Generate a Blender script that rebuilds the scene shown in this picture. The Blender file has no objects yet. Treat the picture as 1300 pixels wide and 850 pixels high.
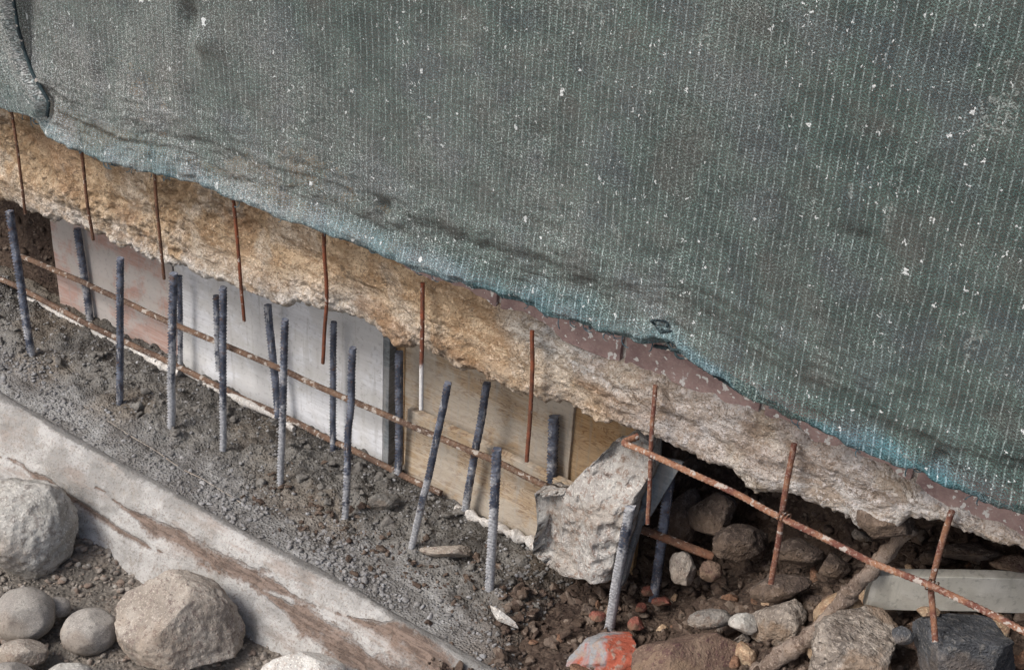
import bpy, math, random
import numpy as np
from mathutils import Vector, Matrix
rnd = random.Random(7)
S = bpy.context.scene
COL = S.collection

# ------------------------------------------------------------------ camera
FPX = 1866.0
TH = math.atan(.606); RO = math.radians(3.5); PH = math.radians(56)
h_ = np.array([-math.cos(PH), math.sin(PH), 0])
F = h_*math.cos(TH)+np.array([0, 0, -math.sin(TH)])
R0 = np.cross(F, [0, 0, 1]); R0 /= np.linalg.norm(R0); U0 = np.cross(R0, F)
R = R0*math.cos(RO)+U0*math.sin(RO); U = U0*math.cos(RO)-R0*math.sin(RO)
C = -3.3*F
def ray(x, y): return F+R*(x-650)/FPX+U*(425-y)/FPX
def onY(x, y, Y): d = ray(x, y); return C+d*((Y-C[1])/d[1])
def onZ(x, y, Z): d = ray(x, y); return C+d*((Z-C[2])/d[2])
def depth(p): return float((np.array(p)-C) @ F)
cam = bpy.data.cameras.new('camera'); co = bpy.data.objects.new('camera', cam); COL.objects.link(co)
cam.sensor_width = 36; cam.lens = 36*FPX/1300; cam.clip_start = .05; cam.clip_end = 500
M = Matrix.Identity(4)
for i in range(3): M[i][0] = R[i]; M[i][1] = U[i]; M[i][2] = -F[i]; M[i][3] = C[i]
co.matrix_world = M; S.camera = co

# ------------------------------------------------------------------ noise
def _hash(i, j, k, s):
    n = (i.astype(np.int64)*374761393+j.astype(np.int64)*668265263+k.astype(np.int64)*2147483647+s*1274126177) & 0xffffffff
    n = ((n ^ (n >> 13))*1274126177) & 0xffffffff
    n = ((n ^ (n >> 15))*2246822519) & 0xffffffff
    n = n ^ (n >> 13)
    return (n & 0xffffff)/float(0xffffff)
def vnoise(x, y, z, s=0):
    x, y, z = np.broadcast_arrays(np.asarray(x, float), np.asarray(y, float), np.asarray(z, float))
    i, j, k = np.floor(x), np.floor(y), np.floor(z)
    fx, fy, fz = x-i, y-j, z-k
    fx = fx*fx*fx*(fx*(6*fx-15)+10); fy = fy*fy*fy*(fy*(6*fy-15)+10); fz = fz*fz*fz*(fz*(6*fz-15)+10)
    i, j, k = i.astype(int), j.astype(int), k.astype(int)
    r = 0
    for a in (0, 1):
        for b in (0, 1):
            for c in (0, 1):
                w = (fx if a else 1-fx)*(fy if b else 1-fy)*(fz if c else 1-fz)
                r = r+w*_hash(i+a, j+b, k+c, s)
    return r*2-1
def fbm(x, y, z, freq, octv=4, s=0, gain=.5):
    r = 0; a = 1; t = 0
    for o in range(octv):
        r = r+a*vnoise(x*freq+o*7.3, y*freq+o*3.1, z*freq+o*5.7, s+o); t += a; a *= gain; freq *= 2.03
    return r/t
def ss(a, b, x): t = np.clip((x-a)/(b-a), 0, 1); return t*t*(3-2*t)
def gauss(x, w): return np.exp(-(x/w)**2)

# ------------------------------------------------------------------ object helpers
def tag(o, label=None, cat=None, group=None, kind=None):
    if label: o['label'] = label
    if cat: o['category'] = cat
    if group: o['group'] = group
    if kind: o['kind'] = kind
    return o
def mkobj(name, verts, faces, mat, parent=None, smooth=True, cols=None, uvs=None, loc=None):
    me = bpy.data.meshes.new(name)
    verts = np.asarray(verts, float)
    if loc is not None: verts = verts-np.asarray(loc)
    me.from_pydata(verts.tolist(), [], faces.tolist() if isinstance(faces, np.ndarray) else faces)
    me.update()
    if smooth: me.polygons.foreach_set('use_smooth', np.ones(len(me.polygons), bool))
    if cols is not None:
        for nm, c in cols.items():
            c = np.asarray(c, float)
            if c.ndim == 1: c = np.stack([c, c, c], 1)
            at = me.color_attributes.new(nm, 'FLOAT_COLOR', 'POINT')
            at.data.foreach_set('color', np.concatenate([c, np.ones((len(c), 1))], 1).ravel())
    if uvs is not None:
        uvl = me.uv_layers.new(name='UVMap')
        idx = np.zeros(len(me.loops), int); me.loops.foreach_get('vertex_index', idx)
        uvl.data.foreach_set('uv', np.asarray(uvs)[idx].ravel())
    me.materials.append(mat)
    o = bpy.data.objects.new(name, me); COL.objects.link(o)
    if parent: o.parent = parent
    if loc is not None: o.location = Vector([float(v) for v in loc])
    return o
def gridfaces(nu, nv, flip=False):
    i, j = np.meshgrid(np.arange(nu-1), np.arange(nv-1), indexing='ij')
    a = (i*nv+j).ravel()
    f = np.stack([a, a+nv, a+nv+1, a+1], 1)
    return f[:, ::-1] if flip else f
def empty(name, loc=(0, 0, 0)):
    o = bpy.data.objects.new(name, None); o.location = loc; o.empty_display_size = .05; COL.objects.link(o); return o

# ------------------------------------------------------------------ materials
class NT:
    def __init__(s, name):
        s.m = bpy.data.materials.new(name); s.m.use_nodes = True; s.t = s.m.node_tree
        s.t.nodes.clear(); s.out = s.t.nodes.new('ShaderNodeOutputMaterial')
        s.b = s.n('ShaderNodeBsdfPrincipled'); s.l(s.b.outputs[0], s.out.inputs[0])
        s.b.inputs['Specular IOR Level'].default_value = .3
    def n(s, t, **k):
        x = s.t.nodes.new(t)
        for a, b in k.items(): setattr(x, a, b)
        return x
    def l(s, a, b): s.t.links.new(a, b)
    def put(s, sock, v):
        if hasattr(v, 'is_output') or hasattr(v, 'links'): s.l(v, sock)
        else: sock.default_value = v
    def obj(s, scale=(1, 1, 1)):
        c = s.n('ShaderNodeTexCoord'); m = s.n('ShaderNodeMapping'); m.inputs['Scale'].default_value = scale
        s.l(c.outputs['Object'], m.inputs[0]); return m.outputs[0]
    def uv(s, scale=(1, 1, 1)):
        c = s.n('ShaderNodeTexCoord'); m = s.n('ShaderNodeMapping'); m.inputs['Scale'].default_value = scale
        s.l(c.outputs['UV'], m.inputs[0]); return m.outputs[0]
    def noise(s, v, sc, det=5, ro=.6, dist=0):
        x = s.n('ShaderNodeTexNoise'); s.l(v, x.inputs['Vector']); x.inputs['Scale'].default_value = sc
        x.inputs['Detail'].default_value = det; x.inputs['Roughness'].default_value = ro; x.inputs['Distortion'].default_value = dist
        return s.math('MULTIPLY_ADD', x.outputs[0], 1.55, -.275)
    def vor(s, v, sc, feat='F1', rand=1):
        x = s.n('ShaderNodeTexVoronoi', feature=feat); s.l(v, x.inputs['Vector']); x.inputs['Scale'].default_value = sc
        x.inputs['Randomness'].default_value = rand
        return x
    def ramp(s, v, lo, hi, a=0., b=1.):
        x = s.n('ShaderNodeMapRange', interpolation_type='SMOOTHSTEP'); s.l(v, x.inputs[0])
        for i, q in zip((1, 2, 3, 4), (lo, hi, a, b)): x.inputs[i].default_value = q
        return x.outputs[0]
    def math(s, op, a, b=0., c=None, clamp=False):
        x = s.n('ShaderNodeMath', operation=op, use_clamp=clamp); s.put(x.inputs[0], a); s.put(x.inputs[1], b)
        if c is not None: s.put(x.inputs[2], c)
        return x.outputs[0]
    def mix(s, f, a, b, mode='MIX'):
        x = s.n('ShaderNodeMix', data_type='RGBA', blend_type=mode)
        s.put(x.inputs[0], f)
        for sk, v in ((x.inputs[6], a), (x.inputs[7], b)):
            if isinstance(v, tuple): v = (*v, 1) if len(v) == 3 else v
            s.put(sk, v)
        return x.outputs[2]
    def attr(s, name):
        x = s.n('ShaderNodeAttribute'); x.attribute_name = name; return x.outputs['Color']
    def sep(s, v):
        x = s.n('ShaderNodeSeparateXYZ'); s.l(v, x.inputs[0]); return x.outputs
    def bump(s, h, dist, st=1.):
        x = s.n('ShaderNodeBump'); s.l(h, x.inputs['Height']); x.inputs['Distance'].default_value = dist
        x.inputs['Strength'].default_value = st
        s.l(x.outputs[0], s.b.inputs['Normal']); return x
    def fin(s, col, rough=.85):
        s.put(s.b.inputs['Base Color'], col if not isinstance(col, tuple) else (*col, 1)); s.put(s.b.inputs['Roughness'], rough)
        return s.m

def m_rock(name, c1, c2, c3, sc=12., grain=70., rough=.9, bd=.006, dirt=.35):
    s = NT(name); o = s.obj()
    big = s.noise(o, sc, 6, .65, .4); fine = s.noise(o, grain, 4, .7); sp = s.noise(o, grain*3.2, 3, .7)
    c = s.mix(s.ramp(big, .35, .65), c1, c2)
    c = s.mix(s.ramp(fine, .52, .7), c, c3)
    c = s.mix(s.ramp(sp, .56, .72, 0, .6), c, tuple(min(1, v*1.55) for v in c2))
    pit = s.vor(o, grain*1.3); c = s.mix(s.ramp(pit.outputs['Distance'], .0, .22, .45, 0), c, tuple(v*.4 for v in c1))
    d = s.noise(o, sc*.5, 4, .6); c = s.mix(s.ramp(d, .5, .68, 0, dirt), c, (.19, .13, .085))
    hgt = s.math('ADD', s.math('MULTIPLY', fine, .6), s.math('MULTIPLY', sp, .35))
    hgt = s.math('ADD', hgt, s.math('MULTIPLY', s.ramp(pit.outputs['Distance'], 0, .25), .35))
    s.bump(hgt, bd)
    return s.fin(c, rough)

MAT = {}
# river stones and rubble
MAT['stone_grey'] = m_rock('stone_grey', (.30, .29, .265), (.43, .415, .385), (.24, .22, .20), 6, 45, bd=.004)
MAT['stone_smooth'] = m_rock('stone_smooth', (.24, .22, .20), (.32, .30, .27), (.19, .175, .16), 7, 110, bd=.0016)
MAT['stone_warm'] = m_rock('stone_warm', (.26, .225, .19), (.38, .34, .295), (.20, .16, .14), 7, 60)
MAT['stone_brown'] = m_rock('stone_brown', (.13, .085, .065), (.21, .15, .11), (.10, .055, .05), 9, 55, bd=.009, dirt=.6)
MAT['stone_tan'] = m_rock('stone_tan', (.30, .20, .125), (.42, .32, .22), (.22, .13, .085), 12, 50, bd=.006)
MAT['stone_warm2'] = m_rock('stone_dusty', (.17, .155, .14), (.26, .24, .215), (.13, .10, .085), 10, 60, bd=.010)
MAT['stone_rust'] = m_rock('stone_rust', (.15, .08, .05), (.24, .14, .09), (.10, .06, .045), 14, 60, bd=.009)
MAT['stone_slate'] = m_rock('stone_slate', (.055, .058, .064), (.105, .11, .12), (.16, .155, .15), 8, 60, bd=.012)
MAT['stone_cong'] = m_rock('stone_conglomerate', (.19, .16, .135), (.33, .29, .25), (.11, .09, .075), 16, 38, bd=.014, dirt=.7)
MAT['stone_red'] = m_rock('stone_red', (.17, .058, .042), (.26, .10, .075), (.12, .06, .05), 30, 90, dirt=.7)
MAT['stone_dark'] = m_rock('stone_dark', (.065, .048, .04), (.12, .09, .072), (.19, .15, .125), 10, 50, bd=.012)
MAT['stone_pale'] = m_rock('stone_pale', (.48, .46, .43), (.62, .60, .56), (.38, .33, .29), 10, 60, dirt=.25)

def m_painted():
    s = NT('painted_rubble'); o = s.obj(); n = s.noise(o, 9, 4, .6, .6); f = s.noise(o, 60, 5, .7)
    z = s.sep(o)[0]
    k = s.math('ADD', s.math('MULTIPLY', z, 9), s.math('MULTIPLY', s.math('SUBTRACT', n, .5), 3.5))
    c = s.mix(s.ramp(k, -.6, .1), (.26, .265, .275), (.34, .085, .05))
    c = s.mix(s.ramp(n, .70, .74), c, (.36, .18, .10))
    c = s.mix(s.ramp(s.noise(o, 30, 5, .7), .5, .7, 0, .8), c, (.30, .22, .18))
    c = s.mix(s.ramp(f, .55, .72, 0, .7), c, (.30, .24, .20))
    s.bump(f, .005); return s.fin(c, .75)
MAT['painted'] = m_painted()

def m_foundation():
    s = NT('old_foundation'); o = s.obj(); base = s.attr('Tint')
    n = s.noise(o, 14, 7, .7, .5); f = s.noise(o, 60, 5, .75); g = s.noise(o, 170, 3, .7)
    str_ = s.noise(s.obj((1, 1, 2.6)), 9, 5, .6, .8)
    c = s.mix(s.ramp(n, .38, .62, 0, .75), base, s.mix(1., base, (.66, .58, .50), 'MULTIPLY'))
    c = s.mix(s.ramp(str_, .58, .70, 0, .6), c, s.mix(1., base, (.50, .40, .31), 'MULTIPLY'))
    c = s.mix(s.ramp(f, .55, .68, 0, .6), c, s.mix(1., base, (1.45, 1.45, 1.5), 'MULTIPLY'))
    c = s.mix(s.ramp(g, .54, .66, 0, .65), c, s.mix(1., base, (.45, .36, .28), 'MULTIPLY'))
    v = s.vor(o, 95); c = s.mix(s.ramp(v.outputs['Distance'], .0, .24, .75, 0), c, (.13, .085, .055))
    ck = s.noise(s.obj((1, 1, 1.6)), 7, 6, .62, 1.2); c = s.mix(s.ramp(s.math('ABSOLUTE', s.math('SUBTRACT', ck, .5)), .0, .022, .7, 0), c, (.10, .075, .055))
    blk = s.noise(o, 32, 5, .75); c = s.mix(s.ramp(blk, .66, .78, 0, .7), c, (.16, .12, .09))
    h = s.math('ADD', s.math('MULTIPLY', f, .7), s.math('MULTIPLY', g, .45))
    h = s.math('ADD', h, s.math('MULTIPLY', n, .8)); s.bump(h, .011)
    return s.fin(c, .95)
MAT['foundation'] = m_foundation()

def m_brick():
    s = NT('clay_brick'); o = s.obj(); n = s.noise(o, 12, 5, .6); f = s.noise(o, 130, 4, .7)
    c = s.mix(s.ramp(n, .35, .65), (.20, .135, .13), (.29, .205, .19)); c = s.mix(s.ramp(f, .5, .7, 0, .5), c, (.32, .26, .24))
    jm = s.n('ShaderNodeTexNoise'); s.l(o, jm.inputs['Vector']); jm.inputs['Scale'].default_value = 70; js = s.n('ShaderNodeVectorMath', operation='SCALE'); s.l(jm.outputs['Color'], js.inputs[0]); js.inputs['Scale'].default_value = .028
    ja = s.n('ShaderNodeVectorMath', operation='ADD'); s.l(o, ja.inputs[0]); s.l(js.outputs[0], ja.inputs[1])
    v = s.vor(ja.outputs[0], 60); th = s.ramp(s.sep(v.outputs['Color'])[0], .3, 1., .04, .42)
    k = s.math('LESS_THAN', v.outputs['Distance'], th)
    k = s.math('MAXIMUM', k, s.ramp(s.noise(o, 11, 5, .75), .68, .76, 0, .8))
    c = s.mix(k, c, (.55, .54, .52)); s.bump(f, .002); return s.fin(c, .9)
MAT['brick'] = m_brick()

def m_plaster():
    s = NT('wall_plaster'); o = s.obj(); n = s.noise(o, 3.5, 6, .65, .3); f = s.noise(o, 60, 4, .7)
    c = s.mix(s.ramp(n, .3, .7), (.13, .12, .11), (.22, .20, .18)); s.bump(f, .003); return s.fin(c, .95)
MAT['plaster'] = m_plaster()

def m_concrete():
    s = NT('fresh_concrete'); o = s.obj(); t = s.attr('Tint')
    n = s.noise(o, 7, 6, .6, .4); f = s.noise(o, 55, 5, .7); g = s.noise(o, 200, 3, .75)
    c = s.mix(s.ramp(n, .36, .64), (.135, .128, .118), (.21, .205, .193))
    c = s.mix(1., c, t, 'MULTIPLY')
    c = s.mix(s.ramp(f, .52, .68, 0, .6), c, s.mix(1., c, (1.5, 1.52, 1.58), 'MULTIPLY'))
    c = s.mix(s.ramp(g, .52, .64, 0, .7), c, s.mix(1., c, (.5, .47, .44), 'MULTIPLY'))
    v = s.vor(o, 120); h = s.math('ADD', s.math('MULTIPLY', s.ramp(v.outputs['Distance'], .05, .6, 1, 0), .6), s.math('MULTIPLY', f, .5))
    h = s.math('ADD', h, s.math('MULTIPLY', g, .35)); s.bump(h, .007)
    return s.fin(c, s.ramp(n, .35, .65, .32, .72))
MAT['concrete'] = m_concrete()

def m_kerb():
    s = NT('mortar_smeared_kerb'); o = s.obj(); st = s.attr('Stain')
    n = s.noise(o, 6, 6, .65, .5); f = s.noise(o, 40, 5, .7); g = s.noise(s.obj((1.2, 8, 8)), 14, 5, .65)
    k = s.math('ADD', st, s.math('MULTIPLY', s.math('SUBTRACT', f, .5), .9))
    c = s.mix(s.ramp(n, .35, .65), (.28, .27, .255), (.43, .42, .405))
    c = s.mix(s.ramp(s.noise(s.obj((1, 4, 4)), 4, 5, .7), .5, .75, 0, .6), c, (.27, .215, .18))
    c = s.mix(s.ramp(f, .52, .7, 0, .55), c, (.30, .27, .24))
    br = s.mix(s.ramp(g, .35, .65), (.10, .068, .052), (.20, .145, .115))
    c = s.mix(s.ramp(s.math('ADD', k, s.math('MULTIPLY', s.math('SUBTRACT', g, .5), .5)), .25, .9, 0, .92), c, br)
    gr = s.attr('Grey'); gr_ = s.math('ADD', gr, s.math('MULTIPLY', s.math('SUBTRACT', f, .5), .8))
    c = s.mix(s.ramp(gr_, .35, .65), c, s.mix(s.ramp(n, .35, .65), (.19, .185, .175), (.27, .262, .25)))
    sp = s.noise(o, 160, 3, .7); c = s.mix(s.ramp(sp, .55, .7, 0, .5), c, s.mix(1., c, (.5, .45, .42), 'MULTIPLY'))
    h = s.math('SUBTRACT', s.math('ADD', s.math('MULTIPLY', f, .5), s.math('MULTIPLY', sp, .25)), s.math('MULTIPLY', s.ramp(k, .4, .6), .5))
    s.bump(h, .006); return s.fin(c, .88)
MAT['kerb'] = m_kerb()

def m_soil(name, a, b, d):
    s = NT(name); o = s.obj(); n = s.noise(o, 6, 6, .65, .4); f = s.noise(o, 50, 6, .75)
    c = s.mix(s.ramp(n, .35, .65), a, b); c = s.mix(s.ramp(f, .5, .68, 0, .75), c, d)
    v = s.vor(o, 70); h = s.math('ADD', s.math('MULTIPLY', f, .8), s.math('MULTIPLY', s.ramp(v.outputs['Distance'], .05, .6, 1, 0), .5))
    s.bump(h, .014); return s.fin(c, .95)
MAT['soil'] = m_soil('excavated_soil', (.052, .034, .026), (.096, .066, .049), (.155, .115, .088))
MAT['gravel_soil'] = m_soil('gravel_soil', (.15, .135, .118), (.22, .19, .16), (.30, .27, .235))

def m_pebble(name, cs):
    s = NT(name); o = s.obj(); w = s.vor(o, 55); hs = s.sep(w.outputs['Color'])[0]
    cr = s.n('ShaderNodeValToRGB'); s.l(hs, cr.inputs[0]); cr.color_ramp.interpolation = 'LINEAR'
    e = cr.color_ramp.elements; e[0].color = (*cs[0], 1); e[1].color = (*cs[-1], 1)
    for i, q in enumerate(cs[1:-1]): x = e.new((i+1)/(len(cs)-1)); x.color = (*q, 1)
    f = s.noise(o, 140, 4, .7); c = s.mix(s.ramp(f, .5, .7, 0, .55), cr.outputs[0], s.mix(1., cr.outputs[0], (.5, .45, .4), 'MULTIPLY'))
    s.bump(f, .003); return s.fin(c, .8)
MAT['aggregate'] = m_pebble('aggregate', [(.155, .15, .145), (.26, .255, .255), (.18, .172, .162), (.34, .34, .345)])
MAT['crumb'] = m_pebble('concrete_crumb', [(.12, .112, .10), (.17, .16, .148), (.14, .13, .118), (.20, .19, .175)])
MAT['clods'] = m_pebble('clods', [(.050, .033, .025), (.11, .078, .058), (.075, .050, .038), (.19, .15, .12)])
MAT['gravel'] = m_pebble('gravel', [(.15, .135, .12), (.27, .24, .21), (.20, .15, .12), (.34, .32, .29)])

def m_steel(name, white=.14, dense=0.):
    s = NT(name); o = s.obj(); z = s.sep(o)[2]; n = s.noise(o, 22, 4, .65); f = s.noise(o, 150, 3, .7)
    c = s.mix(s.ramp(n, .4, .62), (.07, .082, .115), (.19, .213, .27))
    c = s.mix(s.ramp(f, .55, .7, 0, .6), c, (.20, .15, .12))
    k = s.math('ADD', s.math('MULTIPLY', s.math('SUBTRACT', white, z), 4.), s.math('MULTIPLY', s.math('SUBTRACT', n, .5), 3.2))
    oi = s.n('ShaderNodeObjectInfo'); k = s.math('ADD', k, dense); k = s.math('ADD', k, s.math('MULTIPLY', s.math('SUBTRACT', oi.outputs['Random'], .5), 1.1))
    rs = s.noise(o, 34, 4, .7); c = s.mix(s.ramp(rs, .62, .78, 0, .7), c, (.16, .085, .05))
    c = s.mix(s.ramp(k, -.1, .5, 0, .85), c, s.mix(s.ramp(f, .35, .65), (.36, .36, .37), (.58, .585, .60)))
    dr = s.noise(s.obj((60, 60, 9)), 1, 4, .7); c = s.mix(s.ramp(dr, .62, .72, 0, .8), c, (.46, .46, .47))
    s.b.inputs['Metallic'].default_value = .15; s.bump(f, .0015); return s.fin(c, .62)
MAT['steel_a'] = m_steel('steel_cement_dusted', .24)
MAT['steel_b'] = m_steel('steel_bare', .05)
MAT['steel_c'] = m_steel('steel_cement_coated', .34, .5)

def m_rust(name, a, b, d, tip=None, lo=0.):
    s = NT(name); o = s.obj(); z = s.sep(o)[2]; n = s.noise(o, 14, 5, .65, .3); f = s.noise(o, 130, 4, .7)
    c = s.mix(s.ramp(n, .38, .62), a, b); c = s.mix(s.ramp(f, .52, .68, 0, .6), c, d)
    w = s.noise(o, 45, 3, .6); c = s.mix(s.ramp(w, .63, .68, 0, .8), c, (.42, .38, .34))
    if tip: k = s.math('ADD', z, s.math('MULTIPLY', s.math('SUBTRACT', f, .5), .04)); c = s.mix(s.ramp(k, tip-.012, tip+.012, 1, 0), c, (.55, .54, .53))
    s.bump(f, .002); return s.fin(c, .85)
MAT['rust'] = m_rust('rusty_rod', (.12, .048, .028), (.22, .07, .035), (.10, .05, .035))
MAT['rust_dark'] = m_rust('rusty_rod_dark', (.085, .045, .03), (.16, .075, .045), (.22, .14, .09))
MAT['rust_tip'] = m_rust('rusty_rod_whitened_tip', (.13, .05, .03), (.25, .07, .035), (.08, .045, .035), tip=.115)
MAT['rust_light'] = m_rust('rusty_rod_flaking', (.13, .05, .036), (.24, .12, .07), (.34, .25, .20))
MAT['rust_mud'] = m_rust('rusty_bar_muddy', (.09, .055, .04), (.15, .09, .06), (.24, .19, .15))

def m_wood(name, a, b, dark, ang=(1.2, 1, 14), grime=.5, gcol=(.36, .35, .34), streak=True):
    s = NT(name); o = s.obj(ang); o2 = s.obj()
    n = s.noise(o, 5, 6, .65, 1.2); f = s.noise(o, 28, 4, .7, .3); g = s.noise(o2, 5, 6, .65, .3); k = s.noise(o2, 60, 5, .7)
    c = s.mix(s.ramp(n, .35, .65), a, b); c = s.mix(s.ramp(f, .55, .72, 0, .75 if streak else .2), c, dark)
    wv = s.noise(s.obj((1.2, 1, 5)), 4, 3, .5, 2.5); c = s.mix(s.ramp(s.math('ABSOLUTE', s.math('SUBTRACT', wv, .5)), .0, .035, .8 if streak else .12, 0), c, dark)
    dp = s.noise(s.obj((14, 1, 1.2)), 3, 4, .6); c = s.mix(s.ramp(dp, .58, .72, 0, .45), c, tuple(v*.72 for v in gcol))
    c = s.mix(s.ramp(g, .42, .58, 0, grime), c, gcol); c = s.mix(s.ramp(k, .56, .72, 0, .4), c, tuple(v*.5 for v in gcol))
    s.bump(f, .001); return s.fin(c, .75)
MAT['ply_pink'] = m_wood('plywood_stained', (.40, .26, .22), (.46, .35, .31), (.24, .13, .10), grime=.85, gcol=(.44, .42, .40), streak=False)
MAT['ply_grey'] = m_wood('plywood_cement_filmed', (.62, .63, .65), (.72, .73, .755), (.48, .475, .47), grime=.6, gcol=(.54, .53, .51), streak=False)
MAT['ply_wood'] = m_wood('plywood_pale', (.38, .28, .18), (.48, .39, .29), (.19, .12, .075), grime=.55, gcol=(.46, .43, .38))
MAT['ply_gold'] = m_wood('timber_golden', (.38, .24, .12), (.46, .31, .17), (.19, .095, .04), grime=.25, gcol=(.42, .36, .27))
MAT['edge_grey'] = m_wood('board_edge', (.13, .15, .165), (.22, .24, .25), (.08, .085, .09), grime=.4)
MAT['sheet_blue'] = m_wood('sheet_blue_grey', (.16, .19, .215), (.24, .27, .30), (.12, .13, .15), grime=.4, streak=False)
MAT['beam'] = m_wood('pale_beam', (.60, .575, .50), (.68, .655, .59), (.34, .30, .24), ang=(1, 1, 1), grime=.5, gcol=(.46, .44, .38), streak=False)
MAT['root'] = m_rock('root_wood', (.16, .12, .095), (.26, .21, .175), (.10, .07, .055), 14, 60, bd=.006)
MAT['stone_clump'] = m_rock('concrete_clump', (.12, .112, .10), (.19, .18, .165), (.25, .24, .22), 20, 70)
MAT['chunk'] = m_rock('broken_concrete', (.33, .31, .29), (.47, .455, .43), (.26, .20, .17), 14, 55, bd=.008, dirt=.4)
MAT['mortar'] = m_rock('mortar_spill', (.44, .42, .39), (.58, .56, .53), (.32, .28, .25), 20, 70, bd=.004, dirt=.2)

def m_net(name, dust_light_k=1.):
    s = NT(name); uv = s.uv(); o = s.obj()
    # warp so that knitted rows wander a little
    wn = s.n('ShaderNodeTexNoise'); s.l(uv, wn.inputs['Vector']); wn.inputs['Scale'].default_value = 5; wn.inputs['Detail'].default_value = 2
    wsub = s.n('ShaderNodeVectorMath', operation='SUBTRACT'); s.l(wn.outputs['Color'], wsub.inputs[0]); wsub.inputs[1].default_value = (.5, .5, .5)
    wm = s.n('ShaderNodeVectorMath', operation='SCALE'); s.l(wsub.outputs[0], wm.inputs[0]); wm.inputs['Scale'].default_value = .018
    wa = s.n('ShaderNodeVectorMath', operation='ADD'); s.l(uv, wa.inputs[0]); s.l(wm.outputs[0], wa.inputs[1])
    x, y, _ = s.sep(wa.outputs[0])
    P = .0165
    fx = s.math('FRACT', s.math('DIVIDE', x, P))                       # position within one knitted wale
    dx = s.math('ABSOLUTE', s.math('SUBTRACT', fx, .5))                # 0 at the pillar stitch
    pil = s.ramp(dx, .06, .13, 1, 0)
    zig = s.math('PINGPONG', fx, .5)
    ry = s.math('FRACT', s.math('ADD', s.math('DIVIDE', y, .0062), s.math('MULTIPLY', zig, 1.7)))
    rung = s.ramp(s.math('ABSOLUTE', s.math('SUBTRACT', ry, .5)), .20, .30, 1, 0)
    ry2 = s.math('FRACT', s.math('SUBTRACT', s.math('DIVIDE', y, .0079), s.math('MULTIPLY', zig, 2.2)))
    rung2 = s.ramp(s.math('ABSOLUTE', s.math('SUBTRACT', ry2, .5)), .17, .27, 1, 0)
    cover = s.math('MAXIMUM', s.math('MAXIMUM', pil, rung), rung2)
    hem = s.attr('Hem'); dust_light = s.attr('DustLight')
    grit = s.noise(uv, 260, 2, .6); grit2 = s.noise(uv, 90, 4, .7); lown = s.noise(uv, 3.2, 3, .6, .3); mid = s.noise(uv, 14, 2, .65)
    alpha = s.math('ADD', s.math('MULTIPLY', cover, .5), s.ramp(grit, .40, .58, .06, .44), clamp=True)
    alpha = s.math('ADD', alpha, s.math('MULTIPLY', hem, .5), clamp=True)
    base = s.mix(s.ramp(mid, .35, .65), (.034, .060, .056), (.064, .100, .091))
    base = s.mix(hem, base, s.mix(s.ramp(lown, .45, .75), (.045, .11, .13), (.13, .22, .255)))
    base = s.mix(s.math('MULTIPLY', pil, s.ramp(s.noise(uv, 42, 2, .6), .3, .7, .12, .62)), base, s.mix(hem, (.23, .27, .265), (.24, .34, .39)))
    dk = s.math('MULTIPLY', dust_light, s.ramp(lown, .3, .7, .45, 1.))  # dust coat together with the net's painted light fall-off
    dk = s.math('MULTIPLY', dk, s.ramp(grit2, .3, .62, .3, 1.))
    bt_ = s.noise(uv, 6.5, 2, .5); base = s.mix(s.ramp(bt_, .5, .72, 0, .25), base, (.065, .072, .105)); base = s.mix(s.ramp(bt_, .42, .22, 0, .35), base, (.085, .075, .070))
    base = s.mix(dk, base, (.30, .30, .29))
    base = s.mix(s.ramp(grit, .50, .70, 0, .8), base, s.mix(1., base, (2.2, 2.2, 2.2), 'MULTIPLY'))
    base = s.mix(s.ramp(grit2, .42, .18, 0, .55), base, s.mix(1., base, (.4, .4, .4), 'MULTIPLY'))
    # plaster spatter: three sizes of drops, some smeared
    spk = None
    sm = s.uv((1, .8, 1))
    jm = s.n('ShaderNodeTexNoise'); s.l(sm, jm.inputs['Vector']); jm.inputs['Scale'].default_value = 130; jm.inputs['Detail'].default_value = 2
    js = s.n('ShaderNodeVectorMath', operation='SCALE'); s.l(jm.outputs['Color'], js.inputs[0]); js.inputs['Scale'].default_value = .022
    ja = s.n('ShaderNodeVectorMath', operation='ADD'); s.l(sm, ja.inputs[0]); s.l(js.outputs[0], ja.inputs[1])
    for sc, r0, keep in ((9, .09, .5), (20, .11, .36), (48, .17, .26), (95, .23, .25)):
        v = s.vor(ja.outputs[0], sc); r, g, b = s.sep(v.outputs['Color'])
        rad = s.math('MULTIPLY', s.ramp(g, 0, 1, .35, 1.), r0)
        hit = s.math('LESS_THAN', v.outputs['Distance'], rad)
        hit = s.math('MULTIPLY', hit, s.math('LESS_THAN', r, s.math('MULTIPLY', s.ramp(s.noise(uv, 2.6 if sc < 50 else 5., 3, .7), .35, .75, .25, 2.2), keep)))
        spk = hit if spk is None else s.math('MAXIMUM', spk, hit)
    base = s.mix(s.math('MULTIPLY', spk, .85), base, (.62, .64, .64))
    smear = s.math('MULTIPLY', s.ramp(s.noise(s.uv((1, .45, 1)), 9, 5, .7), .66, .74), s.ramp(grit2, .45, .6))
    base = s.mix(s.math('MULTIPLY', smear, .5), base, (.42, .46, .44))
    alpha = s.math('MAXIMUM', alpha, spk)
    h = s.math('ADD', s.math('MULTIPLY', cover, .6), s.math('MULTIPLY', grit, .8)); h = s.math('ADD', h, spk)
    s.bump(h, .0022)
    s.l(alpha, s.b.inputs['Alpha'])
    return s.fin(base, .85)
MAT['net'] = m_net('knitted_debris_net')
MAT['thread'] = m_rust('loose_thread', (.06, .12, .15), (.16, .26, .31), (.35, .42, .45))
MAT['cord'] = m_rust('dark_cord', (.012, .02, .024), (.03, .05, .055), (.06, .08, .09))

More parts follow.
